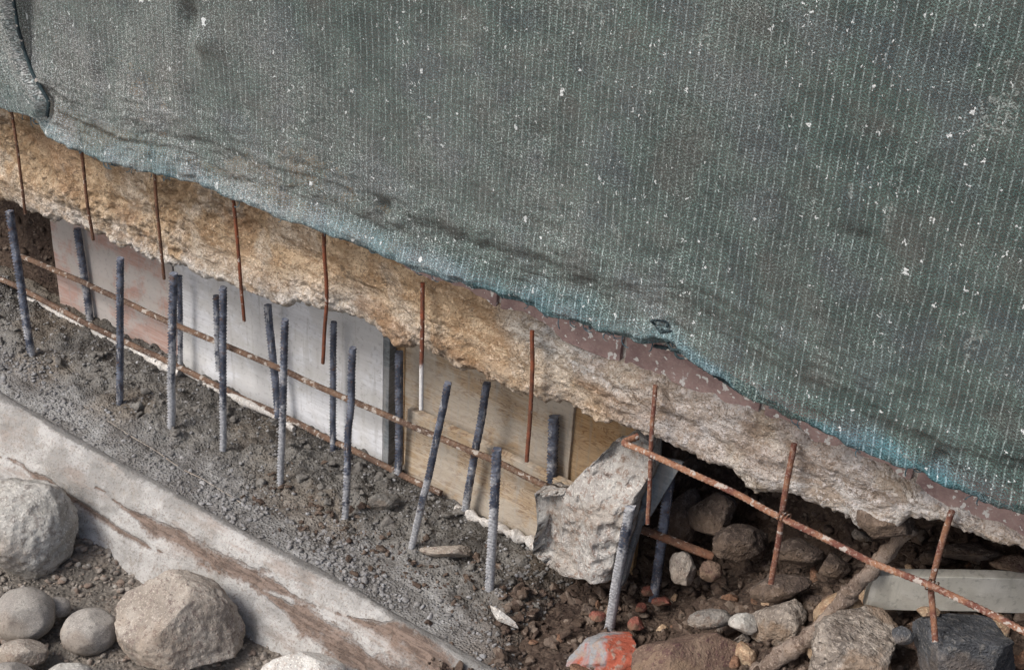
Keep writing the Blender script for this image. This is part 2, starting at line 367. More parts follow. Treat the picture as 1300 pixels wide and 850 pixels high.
# ------------------------------------------------------------------ geometry helpers
def ico(sub):
    t = (1+5**.5)/2
    v = [(-1, t, 0), (1, t, 0), (-1, -t, 0), (1, -t, 0), (0, -1, t), (0, 1, t), (0, -1, -t), (0, 1, -t), (t, 0, -1), (t, 0, 1), (-t, 0, -1), (-t, 0, 1)]
    f = [(0, 11, 5), (0, 5, 1), (0, 1, 7), (0, 7, 10), (0, 10, 11), (1, 5, 9), (5, 11, 4), (11, 10, 2), (10, 7, 6), (7, 1, 8), (3, 9, 4), (3, 4, 2), (3, 2, 6), (3, 6, 8), (3, 8, 9), (4, 9, 5), (2, 4, 11), (6, 2, 10), (8, 6, 7), (9, 8, 1)]
    v = [np.array(q)/np.linalg.norm(q) for q in v]
    for _ in range(sub):
        mid = {}; nf = []
        def m(a, b):
            k = (min(a, b), max(a, b))
            if k not in mid: q = v[a]+v[b]; v.append(q/np.linalg.norm(q)); mid[k] = len(v)-1
            return mid[k]
        for a, b, c in f:
            x, y, z = m(a, b), m(b, c), m(c, a); nf += [(a, x, z), (b, y, x), (c, z, y), (x, y, z)]
        f = nf
    return np.array(v), np.array(f)
ICO = {k: ico(k) for k in (0, 1, 2, 3, 4, 5)}

def rock_shape(axes, seed, ang=.35, rough=.05, sub=4, cuts=9):
    """angular: flat cuts shave the ball into facets; rough: surface noise"""
    v, f = ICO[sub]; v = v.copy(); r = np.random.RandomState(seed)
    for _ in range(cuts):
        n = r.normal(size=3); n /= np.linalg.norm(n); d = 1-ang*r.uniform(.25, 1)
        k = v @ n; o = np.maximum(k-d, 0); v = v-np.outer(o*.92, n)
    s = seed % 97
    nz = fbm(v[:, 0]+s, v[:, 1], v[:, 2], 1.3, 3, s)*rough*2.2+fbm(v[:, 0], v[:, 1]+s, v[:, 2], 4.5, 4, s+5)*rough+(fbm(v[:, 0], v[:, 1]+s, v[:, 2], 13, 4, s+8)*rough*.5 if sub >= 3 else 0)
    v = v*(1+nz)[:, None]
    return v*np.array(axes), f

def rock(name, label, cx, cy, rx, ry, mat, Y=None, Z=None, ang=.35, rough=.05, rot=0., dep=None, sub=4, seed=None, group=None, cat='stone', cuts=9):
    p = onY(cx, cy, Y) if Y is not None else onZ(cx, cy, Z)
    k = depth(p)/FPX; a, b = rx*k, ry*k; d = (a+b)/2*.95 if dep is None else dep
    seed = seed if seed is not None else int(cx*13+cy*7)
    v, f = rock_shape((a, b, d), seed, ang, rough, sub, cuts)
    ca, sa = math.cos(rot), math.sin(rot)
    q = np.outer(v[:, 0]*ca-v[:, 1]*sa, R)+np.outer(v[:, 0]*sa+v[:, 1]*ca, U)+np.outer(v[:, 2], F)+p
    o = mkobj(name, q, f, MAT[mat], loc=p)
    return tag(o, label, cat, group)

def tube(name, pts, r, mat, rib=0., pitch=.01, seg=12, parent=None, wob=.0, step=.0025, r1=None, nz=0., loc=None):
    pts = np.array(pts, float); L = np.r_[0, np.cumsum(np.linalg.norm(np.diff(pts, axis=0), axis=1))]
    n = max(6, int(L[-1]/step)); t = np.linspace(0, L[-1], n)
    # smooth the polyline
    P = np.stack([np.interp(t, L, pts[:, i]) for i in range(3)], 1)
    if len(pts) > 2:
        w = max(3, int(min(.03, L[-1]*.06)/(L[-1]/n)) | 1); k = np.ones(w)/w
        for i in range(3):
            e = np.r_[np.full(w//2, 2*P[0, i])-P[1:w//2+1, i][::-1], P[:, i], np.full(w//2, 2*P[-1, i])-P[-w//2:-1, i][::-1][:w//2]]
            q = np.convolve(e, k, 'valid'); P[:, i] = q[:n] if len(q) >= n else P[:, i]
    if wob:
        for i in range(3): P[:, i] += wob*vnoise(t*9+i*11, pts[0, 0]*50, i, 3)
    T = np.gradient(P, axis=0); T /= np.linalg.norm(T, axis=1)[:, None]
    ref = np.array([.31, .9, .29]); A = np.cross(T, ref); A /= np.linalg.norm(A, axis=1)[:, None]; B = np.cross(T, A)
    th = np.linspace(0, 2*math.pi, seg, endpoint=False)
    rr = np.full((n, seg), r) if r1 is None else np.repeat(np.linspace(r, r1, n)[:, None], seg, 1)
    if rib:
        # oblique ribs on both sides and a longitudinal rib
        for sd in (0, 1):
            ph = ((t[:, None]+(th[None, :]-math.pi*sd)*r*.45*(1 if sd else -1))/pitch) % 1
            side = np.cos(th-math.pi*sd)[None, :] > -.05
            rr = rr+rib*np.clip(1-np.abs(ph-.5)*4, 0, 1)*side
        rr = rr+rib*.8*(np.abs(np.sin(th))[None, :] > .97)
    if nz: rr = rr*(1+nz*fbm(P[:, 0:1]+np.cos(th)*r, P[:, 1:2]+np.sin(th)*r, P[:, 2:3]+0*th, 40, 4, 3))
    V = (P[:, None, :]+rr[..., None]*(np.cos(th)[None, :, None]*A[:, None, :]+np.sin(th)[None, :, None]*B[:, None, :])).reshape(-1, 3)
    i, j = np.meshgrid(np.arange(n-1), np.arange(seg), indexing='ij'); a = (i*seg+j).ravel(); b = (i*seg+(j+1) % seg).ravel()
    fc = np.stack([a, b, b+seg, a+seg], 1).tolist()
    fc.append(list(range(seg))[::-1]); fc.append([(n-1)*seg+q for q in range(seg)])
    o = mkobj(name, V, fc, mat, parent, loc=pts[0] if loc is None else loc)
    for q in (-1, -2): o.data.polygons[len(fc)+q].use_smooth = False
    if rib: o.data.set_sharp_from_angle(angle=1.0)
    return o

def slab(name, pts, th, mat, parent=None, n=None, jit=.0015, rag=0., seed=1):
    """board from four corners (bl, br, tr, tl) given thickness along n; finely divided, slightly warped, worn edges"""
    bl, br, tr, tl = [np.array(p, float) for p in pts]
    n = np.cross(br-bl, tl-bl) if n is None else np.array(n, float); n /= np.linalg.norm(n)
    nu = max(8, int(np.linalg.norm(br-bl)/.012)); nv = max(6, int(np.linalg.norm(tl-bl)/.012))
    u, v = np.meshgrid(np.linspace(0, 1, nu), np.linspace(0, 1, nv), indexing='ij')
    P = (bl*((1-u)*(1-v))[..., None]+br*(u*(1-v))[..., None]+tr*(u*v)[..., None]+tl*((1-u)*v)[..., None])
    w = fbm(P[..., 0], P[..., 1], P[..., 2], 3, 3, seed)*jit*3
    e = fbm(P[..., 0]+9, P[..., 1], P[..., 2], 25, 4, seed)*rag
    ev = (v == 0)*-1.+(v == 1)*1.; eu = (u == 0)*-1.+(u == 1)*1.
    P = P+(tl-bl)/np.linalg.norm(tl-bl)*(e*ev)[..., None]+(br-bl)/np.linalg.norm(br-bl)*(e*eu)[..., None]
    A = P+n*(w)[..., None]; Bk = A-n*th
    Ff = A.reshape(-1, 3); Fb = Bk.reshape(-1, 3); N = nu*nv
    fc = gridfaces(nu, nv).tolist()+(gridfaces(nu, nv, True)+N).tolist()
    id_ = lambda i, j: i*nv+j
    ring = [id_(i, 0) for i in range(nu)]+[id_(nu-1, j) for j in range(1, nv)]+[id_(i, nv-1) for i in range(nu-2, -1, -1)]+[id_(0, j) for j in range(nv-2, 0, -1)]
    for a, b in zip(ring, ring[1:]+ring[:1]): fc.append([a, a+N, b+N, b])
    o = mkobj(name, np.r_[Ff, Fb], fc, mat, parent, smooth=False, loc=(bl+br+tr+tl)/4)
    bv = o.modifiers.new('bevel', 'BEVEL'); bv.width = min(.002, th*.2); bv.segments = 2; bv.limit_method = 'ANGLE'; bv.angle_limit = 1.0
    return o

# ------------------------------------------------------------------ ground, concrete, kerb
def soil_z(x, y):
    x = np.asarray(x, float); y = np.asarray(y, float)
    r = ss(.22, .95, x)
    z = -.845+r*.33+.28*np.clip(y-.05, 0, .6)*r-.05*ss(.0, -.25, y)*(1-r)
    backL = ss(.385, .56, y)*.80*(1-ss(.08, .3, x)); backR = ss(.42, .95, y)*.52*ss(.08, .3, x)
    z = z+backL+backR-.05*(1-ss(.0, .25, x))*(y < .4)
    far = ss(-.16, -.22, y)*(1-ss(.5, .9, x)); z = z*(1-far)+(-1.25)*far
    z = z+fbm(x, y, 0, 5, 5, 11)*.035+fbm(x, y, 1, 24, 4, 21)*.012
    return z
def conc_z(x, y):
    x = np.asarray(x, float); y = np.asarray(y, float)
    rg = ss(-.06, .04, y+.03*vnoise(x*5, y*5, 0, 4))
    z = -.838-.022*ss(.1, .34, y)
    sm = ss(.05, .35, fbm(x*.6, y*1.4, 4, 5, 3, 53))*ss(.10, -.02, y)
    z = z+fbm(x, y, 0, 7, 3, 31)*.012+fbm(x, y, 0, 26, 4, 33)*(.005+.020*rg)*(1-.7*sm)+np.abs(fbm(x, y, 0, 60, 3, 37))*(.003+.010*rg)*(1-.8*sm)
    z = z-.006*gauss(y+.045+.02*vnoise(x*4, 0, 0, 8), .012)          # trowelled step between the smooth and the rough band
    z = z-.10*ss(.02, .22, x+.06*vnoise(x*6, y*6, 0, 6)+(y-.1)*.2)    # runs out over the soil on the right
    return z
def field(name, x0, x1, y0, y1, st, fn, mat, cols=None):
    nx, ny = int((x1-x0)/st), int((y1-y0)/st)
    X, Y = np.meshgrid(np.linspace(x0, x1, nx), np.linspace(y0, y1, ny), indexing='ij')
    V = np.stack([X, Y, fn(X, Y)], -1).reshape(-1, 3)
    o = mkobj(name, V, gridfaces(nx, ny), mat, cols=cols(X.ravel(), Y.ravel()) if cols else None)
    return tag(o, kind='structure')
g = 30.; gz = -1.13
tag(mkobj('ground', [(-g, -g, gz), (g, -g, gz), (g, g, gz), (-g, g, gz)], [[0, 1, 2, 3]], MAT['gravel_soil']), kind='structure')
field('soil', -2.9, 2.3, -.34, 1.25, .0085, soil_z, MAT['soil'])
def ctint(x, y):
    rg = ss(-.05, .06, y+.04*vnoise(x*5, y*5, 0, 4)); br = ss(.0, .4, fbm(x, y, 0, 5, 4, 51)+.45*gauss(x+.75, .35)*gauss(y-.02, .1))*ss(-.12, 0, y)
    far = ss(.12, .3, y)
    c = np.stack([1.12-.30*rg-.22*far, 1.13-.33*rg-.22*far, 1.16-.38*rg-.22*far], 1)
    b = np.stack([.92-.1*far, .76-.1*far, .60-.1*far], 1); k = (br*.5)[:, None]
    k2 = ss(-.12, .12, x)[:, None]*.8
    c = c*(1-k)+b*k; c = c*(1-k2)+np.array([.60, .47, .38])*k2
    sm_ = (ss(.05, .35, fbm(x*.6, y*1.4, 4, 5, 3, 53))*ss(.10, -.02, y)*ss(.1, -.3, x))[:, None]*.6; c = c*(1-sm_)+np.array([1.55, 1.58, 1.62])*sm_
    return {'Tint': c}
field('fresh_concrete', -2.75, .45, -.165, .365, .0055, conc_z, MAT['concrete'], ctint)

def gz_left(x, y): return -1.045+fbm(x, y, 0, 6, 4, 61)*.03-.10*ss(-.45, -1.2, y)
field('gravel_ground', -3.0, 1.6, -1.7, -.245, .011, gz_left, MAT['gravel_soil'])

# kerb: rounded mortar crest, outer face sloping to the gravel
prof = [(-.115, -.875), (-.135, -.845), (-.155, -.826), (-.178, -.819), (-.200, -.826), (-.216, -.85), (-.232, -.885), (-.248, -.925), (-.264, -.965), (-.28, -1.005), (-.296, -1.045), (-.315, -1.10), (-.33, -1.15)]
pr_ = np.array(prof); Ls = np.r_[0, np.cumsum(np.linalg.norm(np.diff(pr_, axis=0), axis=1))]
nx, ns = 620, 60
sx, st_ = np.meshgrid(np.linspace(-2.85, 1.5, nx), np.linspace(0, Ls[-1], ns), indexing='ij')
ky = np.interp(st_, Ls, pr_[:, 0]); kz = np.interp(st_, Ls, pr_[:, 1])
dn = fbm(sx, st_*1.4, 0, 5, 4, 71)*.016+fbm(sx, st_, 0, 22, 4, 73)*.007+fbm(sx, st_, 0, 70, 3, 75)*.0025
ky2 = ky-dn*.9-.012*vnoise(sx*2.5, 0, 0, 79); kz2 = kz+dn*.5
def kerb_pt(x, y):      # where a feature of the outer face lies
    a = np.array([-.216, -.85]); b = np.array([-.296, -1.045]); n = np.array([0, b[1]-a[1], -(b[0]-a[0])]); P0 = np.array([0, a[0], a[1]])
    d = ray(x, y); p = C+d*(((P0-C) @ n)/(d @ n)); return p[0], Ls[5]+(a[1]-p[2])/(a[1]-b[1])*(Ls[10]-Ls[5])
stain = np.zeros_like(sx)
for pl, w0, w1 in (([(0, 576), (60, 607), (120, 650), (212, 699)], .010, .014), ([(123, 617), (200, 665), (260, 700), (330, 738), (400, 772)], .008, .030),
                   ([(318, 744), (370, 775), (450, 830), (560, 900)], .012, .045), ([(420, 775), (500, 800), (580, 850), (700, 920)], .01, .04), ([(-220, 480), (-90, 520), (0, 580)], .01, .008)):
    q = [kerb_pt(*p) for p in pl]; qx = np.array([p[0] for p in q]); qs = np.array([p[1] for p in q])
    t = np.clip((sx-qx[0])/(qx[-1]-qx[0]), 0, 1); w = (w0+(w1-w0)*np.sin(t*math.pi*.8))*(1+.5*vnoise(sx*14, 0, 0, 81))
    inside = (sx > qx[0])*(sx < qx[-1])
    d = np.abs(st_+.008*vnoise(sx*9, 0, 0, 83)-np.interp(sx, qx, qs))/np.maximum(w*ss(0, .3, t)*(ss(1.0, .75, t)), .002)
    stain = np.maximum(stain, inside*ss(2.1, .1, d+.35*fbm(sx, st_*5, 0, 14, 4, 87)))
grey = ss(.125, .055, st_+.03*fbm(sx, st_*3, 0, 7, 4, 85))+ss(-.15, .25, sx)*.8
dn2 = -.006*stain
tag(mkobj('concrete_kerb', np.stack([sx, ky2-dn2*.9, kz2+dn2*.4], -1).reshape(-1, 3), gridfaces(nx, ns, True), MAT['kerb'],
          cols={'Stain': stain.ravel(), 'Grey': np.clip(grey, 0, 1).ravel()}), kind='structure')

# ------------------------------------------------------------------ scattered stuff
def scatter(name, label, cat, mat, pts, sizes, seed, sub=1, flat=.7, ang=.5, rg=.12):
    r = np.random.RandomState(seed); protos = []
    for k in range(10):
        v, f = rock_shape((1, r.uniform(.65, 1), r.uniform(.55, .9)), seed*31+k, ang, rg, sub, 6); protos.append(v)
    f = ICO[sub][1]; nv = len(protos[0]); VV = []; FF = []
    for i, (p, s) in enumerate(zip(pts, sizes)):
        q = r.normal(size=(3, 3)); q, _ = np.linalg.qr(q)
        w = protos[r.randint(10)] @ q.T*s; w[:, 2] *= flat
        VV.append(w+p); FF.append(f+i*nv)
    o = mkobj(name, np.concatenate(VV), np.concatenate(FF), mat)
    return tag(o, label, cat, kind='stuff')
r = np.random.RandomState(3)
# exposed aggregate in the concrete
N = 9000; x = r.uniform(-2.6, .25, N); y = r.uniform(-.17, .33, N)
dens = .25+.75*ss(-.1, .35, fbm(x, y, 0, 6, 3, 91)+.35*gauss(y+.09, .06)-.5*ss(.05, .35, fbm(x*.6, y*1.4, 4, 5, 3, 53))); k = r.uniform(size=N) < dens; x, y = x[k], y[k]
s_ = (.0028+.0055*r.uniform(size=len(x))**2.2)*(1+.45*ss(.03, -.05, y))
scatter('aggregate', 'grey pebbly aggregate standing out of the fresh concrete surface', 'aggregate', MAT['aggregate'], np.stack([x, y, conc_z(x, y)+s_*.15], 1), s_, 5)
# crumbs and lumps on the rough band
N = 480; x = r.uniform(-2.5, .3, N); y = r.uniform(.02, .32, N); s_ = .006+.018*r.uniform(size=N)**4
k = fbm(x, y, 0, 5, 3, 93) > -.1; x, y, s_ = x[k], y[k], s_[k]
scatter('concrete_crumbs', 'dark grey crumbs of concrete lying on the rough band by the boards', 'crumbs', MAT['crumb'], np.stack([x, y, conc_z(x, y)+s_*.2], 1), s_, 8, sub=2, ang=.7, rg=.28)
# clods of soil
N = 9500; x = r.uniform(-.15, 1.55, N); y = r.uniform(-.25, .85, N); s_ = .003+.024*r.uniform(size=N)**5
zc = np.maximum(soil_z(x, y), np.where(x < .4, conc_z(x, y), -9)); k = (x > .02+.12*vnoise(x*9, y*9, 0, 3)); x, y, s_, zc = x[k], y[k], s_[k], zc[k]
scatter('soil_clods', 'brown clods and crumbs of dug earth covering the pit floor', 'earth', MAT['clods'], np.stack([x, y, zc+s_*.25], 1), s_, 9, sub=2, flat=.85, ang=.75, rg=.30)
N = 1800; x = r.uniform(-2.8, -1.75, N); y = r.uniform(.3, .75, N); s_ = .005+.02*r.uniform(size=N)**3
scatter('loose_earth', 'dark loose earth heaped behind the left end of the boards', 'earth', MAT['clods'], np.stack([x, y, soil_z(x, y)+s_*.2], 1), s_, 10)
N = 6500; x = r.uniform(-2.3, .2, N); y = -.26-.75*r.uniform(size=N)**1.3; s_ = .0035+.013*r.uniform(size=N)**4
scatter('gravel', 'small brownish gravel between the river stones and the kerb', 'gravel', MAT['gravel'], np.stack([x, y, gz_left(x, y)+s_*.3], 1), s_, 12)
N = 480; x = r.uniform(-.85, .15, N); y = r.normal(.03, .07, N); s_ = .003+.014*r.uniform(size=N)**4; k = (y < .3)*(fbm(x, y, 0, 8, 3, 95) > -.05); x, y, s_ = x[k], y[k], s_[k]
scatter('mud_crumbs', 'brown mud crumbs trodden into the concrete between the right hand bars', 'earth', MAT['clods'], np.stack([x, y, conc_z(x, y)+s_*.25], 1), s_, 14, sub=2, ang=.7, rg=.3)

# ------------------------------------------------------------------ house wall
wall = empty('house_wall', (0, .3, -.2)); tag(wall, 'old masonry house wall with crumbling tan footing exposed below green netting', 'wall')
def ch(o, par): o.parent = par; o.matrix_parent_inverse = par.matrix_world.inverted(); return o
bpy.context.view_layer.update()
FY = .03
bot = [(-260, 170), (-120, 222), (0, 262), (30, 278), (60, 285), (115, 300), (170, 325), (215, 345), (260, 360), (300, 375), (340, 388), (385, 395), (430, 405), (465, 420), (485, 432), (505, 446), (525, 448), (540, 452), (570, 468), (610, 488), (650, 503), (700, 524), (750, 542), (790, 553), (815, 560), (850, 575), (880, 582), (920, 606), (950, 630), (985, 637), (1010, 642), (1040, 655), (1080, 676), (1120, 684), (1150, 662), (1200, 672), (1240, 692), (1300, 706), (1420, 760), (1600, 850)]
bp = np.array([onY(*p, FY) for p in bot])
brl = [(440, 320), (520, 350), (600, 376), (640, 392), (700, 425), (760, 452), (830, 476), (900, 500), (960, 528), (1040, 562), (1100, 587), (1180, 625), (1250, 660), (1300, 682), (1500, 775)]
bt = np.array([onY(*p, FY) for p in brl])
nx = 980; nv = 110; nu_ = 34
X = np.linspace(-2.6, 1.75, nx)
zb = np.interp(X, bp[:, 0], bp[:, 2])+fbm(X, 0, 0, 16, 5, 101)*.020+np.abs(fbm(X, 0, 0, 45, 3, 102))*.016
ztopcol = np.interp(X, bt[:, 0], bt[:, 2])      # foot of the brick course
V = []; tint = []
tan = np.array([.55, .415, .275]); pale = np.array([.72, .69, .65]); grey = np.array([.44, .43, .41]); pinkw = np.array([.52, .49, .475])
for j in range(nu_+nv):
    if j < nu_:      # underside, from the back forwards
        t = j/nu_; y = FY+.62*(1-t); z = zb+.10*(1-t)**1.2*0+.03*np.sin(t*3)+fbm(X, y, 0, 12, 4, 105)*.03*(1-t)
        y = np.full(nx, y); hgt = np.zeros(nx)
    else:
        t = (j-nu_)/(nv-1); z = zb+(0.30-zb)*t**1.05; y = np.full(nx, FY); hgt = z-zb
        y = y+.018*np.exp(-hgt/.012)                                        # rounded arris
    zone = (.30+.85*ss(-.15, .35, fbm(X, z, 7, 5, 3, 112)))*(1-.62*ss(.1, .5, X)); lip = np.exp(-np.maximum(hgt, 0)/.05)*ss(-2, -1.7, X)
    d = fbm(X, z, 0, 6, 4, 111)*.022+fbm(X*.35, z*1.7, 0, 13, 4, 114)*.014+np.maximum(zone, .8*lip)*(fbm(X, z, 0, 18, 4, 113)*.013+np.abs(fbm(X, z*1.6, 0, 44, 4, 115))*.015+fbm(X, z, 0, 110, 2, 116)*.006)*(1-.75*gauss(X-.2, .11)*ss(-.12, -.02, z))
    rec = ss(-.020, .004, z-ztopcol+fbm(X, z, 0, 15, 3, 117)*.022)*ss(-.42, -.2, X)    # set back behind the bricks
    y2 = y-(d if j >= nu_ else d*.5)+.012+.05*rec*(j >= nu_)
    V.append(np.stack([X, y2, z+fbm(X, y2, z, 30, 3, 119)*.004], 1))
    n1 = fbm(X, z, 3, 5, 4, 121)
    c = np.tile(tan, (nx, 1))
    k = (np.exp(-(np.maximum(hgt, 0)/.075)**2)*ss(-2.0, -1.7, X)*(1-.6*ss(-.45, -.2, X))*ss(-.55, .1, fbm(X, z, 2, 14, 4, 122)+.25*np.exp(-hgt/.03)))[:, None]; c = c*(1-k)+pale*k
    gk = gauss(X-.16-.1*n1, .13)*ss(-.10, .0, z); gk = np.clip(gk*2.2, 0, 1)[:, None]; c = c*(1-gk)+grey*1.15*gk
    pk = (ss(.02, .40, X+.25*n1)*.95)[:, None]; c = c*(1-pk)+pinkw*pk
    pk = (ss(.42, .6, X)*gauss(hgt-.0, .06)*.6)[:, None]; c = c*(1-pk)+pale*.95*pk
    rk = (ss(.10, .45, fbm(X*.5, z*1.4, 9, 9, 4, 125))*(.6-.35*ss(.1, .5, X)))[:, None]; c = c*(1-rk)+np.array([.36, .235, .145])*rk
    wk = (ss(.12, .40, fbm(X, z, 19, 11, 4, 127))*.55)[:, None]; c = c*(1-wk)+np.array([.60, .54, .46])*wk
    if j < nu_: c = c*1.0
    tint.append(c)
V = np.stack(V, 1).reshape(-1, 3); tint = np.stack(tint, 1).reshape(-1, 3)
ch(mkobj('footing', V, gridfaces(nx, nu_+nv), MAT['foundation'], cols={'Tint': np.clip(tint, 0, 1)}), wall)
# bricks: one course showing below the net, one behind it
def box(name, c, d, mat, rx=.004, parent=None, seed=0):
    c = np.array(c); a, b, e = [q/2 for q in d]
    P = [c+np.array(q) for q in ((-a, -b, -e), (a, -b, -e), (a, -b, e), (-a, -b, e))]
    return slab(name, P, d[1], mat, parent, n=(0, -1, 0), jit=.0012, rag=.003, seed=seed)
jx = [onY(*p, FY)[0] for p in ((462, 0), (625, 393), (785, 453), (960, 527))]
bw = (jx[3]-jx[1])/2
e0 = jx[1]-3*bw
for k in range(-1, 9):
    x0 = e0+k*bw; xc = x0+bw/2
    zlo = float(np.interp(xc, bt[:, 0], bt[:, 2]))-.02 if xc > -.55 else .07; b = box('brick', (xc, .078+.003*math.sin(k*3.), (zlo+.12)/2), (bw-.012, .05, .12-zlo), MAT['brick'], seed=k+20); ch(b, wall)
ch(mkobj('mortar_bed', [(-2.75, .064, -.02), (2.1, .064, -.02), (2.1, .064, .12), (-2.75, .064, .12)], [[0, 1, 2, 3]], MAT['mortar']), wall)
# plastered wall above, up to a real storey height
pv = []; nxp, nzp = 160, 110
Xp, Zp = np.meshgrid(np.linspace(-6, 4.5, nxp), np.linspace(.108, 3.2, nzp), indexing='ij')
Yp = .028+fbm(Xp, 0, Zp, 2.2, 4, 131)*.02
ch(mkobj('plaster_face', np.stack([Xp, Yp, Zp], -1).reshape(-1, 3), gridfaces(nxp, nzp), MAT['plaster']), wall)
ch(mkobj('wall_core', [(-6, .7, -.05), (4.5, .7, -.05), (4.5, .7, 3.2), (-6, .7, 3.2), (-6, .06, 3.2), (4.5, .06, 3.2)], [[3, 2, 1, 0], [4, 5, 2, 3]], MAT['plaster'], smooth=False), wall)

# ------------------------------------------------------------------ nets
NY = -.06
hem = [(-300, 60), (-150, 100), (0, 140), (55, 158), (63, 172), (90, 185), (130, 203), (165, 212), (215, 221), (260, 237), (300, 254), (330, 264), (365, 280), (410, 300), (450, 318), (490, 337), (535, 356), (580, 366), (620, 377), (680, 399), (740, 419), (790, 432), (830, 440), (868, 446), (905, 470), (950, 502), (990, 532), (1040, 560), (1090, 580), (1150, 604), (1200, 625), (1250, 642), (1300, 657), (1450, 725), (1650, 830)]
hp = np.array([onY(*p, NY) for p in hem])
nx = 640
X = np.linspace(-3.4, 2.1, nx); zb = np.interp(X, hp[:, 0], hp[:, 2])+fbm(X, 0, 0, 30, 3, 141)*.006
dist = np.r_[np.linspace(0, .30, 76), np.linspace(.31, 1.3, 110), np.linspace(1.34, 2.7, 36)]
D_, X_ = np.meshgrid(dist, X); Z_ = zb[:, None]+D_
yy = NY+fbm(X_, 0, Z_*.35, 2.4, 3, 151)*.032+fbm(X_, 0, Z_*.6, 7, 3, 153)*.006
low = ss(.34, .0, D_)
sl = Z_-.12*X_
yy += low*(-.014*fbm(X_*.5, 0, D_*6, 4, 4, 155)-.006*(1-2*np.abs(fbm(X_*.8, 0, D_*5, 5, 3, 157))))
c1 = .15+.035*vnoise(X*2.2, 0, 0, 161)[:, None]; act = ss(-.2, .3, vnoise(X*1.7, 5, 0, 163))[:, None]*.8+.2
yy += -.012*gauss(D_-c1, .026)*act+.005*gauss(D_-c1+.045, .02)*act             # drooping fold parallel to the hem
yy += low*.010*np.abs(fbm(X_, 0, D_*2.5, 16, 4, 159))*-1.6-.008*low*fbm(X_, 0, Z_, 30, 3, 160)
yy += -.022*gauss(D_-.035, .03)+.035*ss(.02, 0, D_)                             # rolled hem, tucked back to the wall
def dent(px, py, w, hgt, asp=1.):
    global yy
    p = onY(px, py, NY); yy = yy+hgt*np.exp(-((X_-p[0])/w)**2-((Z_-p[2])/(w*asp))**2)
for q in ((243, 30, .03, .05, 1.6), (258, 45, .06, -.03, .6), (482, 268, .012, .035, 1.6), (500, 280, .04, -.012, .35), (682, 175, .03, .010, .8), (1082, 305, .045, .015, .4), (1190, 590, .02, .045, 1.),
          (160, 160, .12, -.012, .25), (850, 432, .03, .03, .5), (1000, 500, .1, -.012, .25), (120, 60, .03, -.015, 6.), (230, 100, .03, -.012, 5.)): dent(*q)
hw = .095-.050*ss(.32, .55, X_); hemc = ss(hw, hw*.25, D_+.03*vnoise(X*6, 0, 0, 171)[:, None]+.02*fbm(X_, 0, Z_, 9, 3, 173))*(.65+.35*fbm(X_, 0, Z_, 12, 3, 175))
hemc = np.clip(hemc*1.1, 0, 1)
dust_light_c = np.clip(.24+.42*ss(.2, -1.5, X_)-.16*ss(.0, .8, X_)+.35*fbm(X_, 0, Z_, 2.5, 4, 177)+.12*ss(.5, .2, D_)*(X_ < .2), 0, .9)  # plaster dust, plus a lit left and shaded right painted into the colour
net = empty('debris_net', (0, NY, .3)); tag(net, 'large green grey knitted net spattered with plaster, hanging over the wall', 'net'); bpy.context.view_layer.update()
keep = X > onY(48, 150, NY)[0]-.25
uvs = np.stack([X_+yy*.4, Z_+yy*.5], -1)
ch(mkobj('net_sheet', np.stack([X_, yy, Z_], -1)[keep].reshape(-1, 3), gridfaces(keep.sum(), len(dist)), MAT['net'],
         cols={'Hem': hemc[keep].ravel(), 'DustLight': dust_light_c[keep].ravel()}, uvs=uvs[keep].reshape(-1, 2)), net)
# hem cord showing along the lower edge, and the tangled loop
pts = [onY(px, py+1, NY-.004) for px, py in hem if 800 <= px <= 960]
ch(tube('hem_cord', pts, .0038, MAT['cord'], rib=.0012, pitch=.012, wob=.006, step=.004), net)
r3 = random.Random(5); c0 = onY(852, 430, NY-.03)
for q in range(4):
    cc = c0+np.array([(q-1.5)*.020, 0, -.014*(q-1.5)]); lp = []
    for a in np.linspace(0, 2*math.pi*.93, 22):
        lp.append(cc+np.array([math.cos(a)*.017*r3.uniform(.85, 1.15), math.sin(a*2+q)*.006, math.sin(a)*.011*r3.uniform(.8, 1.2)]))
    ch(tube('torn_loop', lp, .0026, MAT['cord'], step=.003, seg=7), net)
TV = []; TF = []; r4 = np.random.RandomState(6)
for q in range(150):
    i_ = r4.randint(150, nx-40); b_ = np.array([X_[i_, 0], yy[i_, 1]-.004, Z_[i_, 0]+.003]); L_ = r4.uniform(.008, .03); a_ = r4.uniform(-1.1, 1.1); n_ = 7; kk = r4.uniform(-1.5, 1.5)
    for j_ in range(n_):
        t_ = j_/(n_-1); an = a_+kk*t_; c_ = b_+np.array([math.sin(an)*L_*t_, -.006*math.sin(t_*3), -math.cos(an)*L_*t_])
        for e_ in range(4): TV.append(c_+.0014*np.array([math.cos(e_*1.571), math.sin(e_*1.571), .3*math.sin(e_*1.571)]))
        if j_: 
            o_ = len(TV)-8
            for e_ in range(4): TF.append([o_+e_, o_+(e_+1) % 4, o_+4+(e_+1) % 4, o_+4+e_])
ch(tag(mkobj('frayed_threads', np.array(TV), TF, MAT['thread']), kind='stuff'), net)
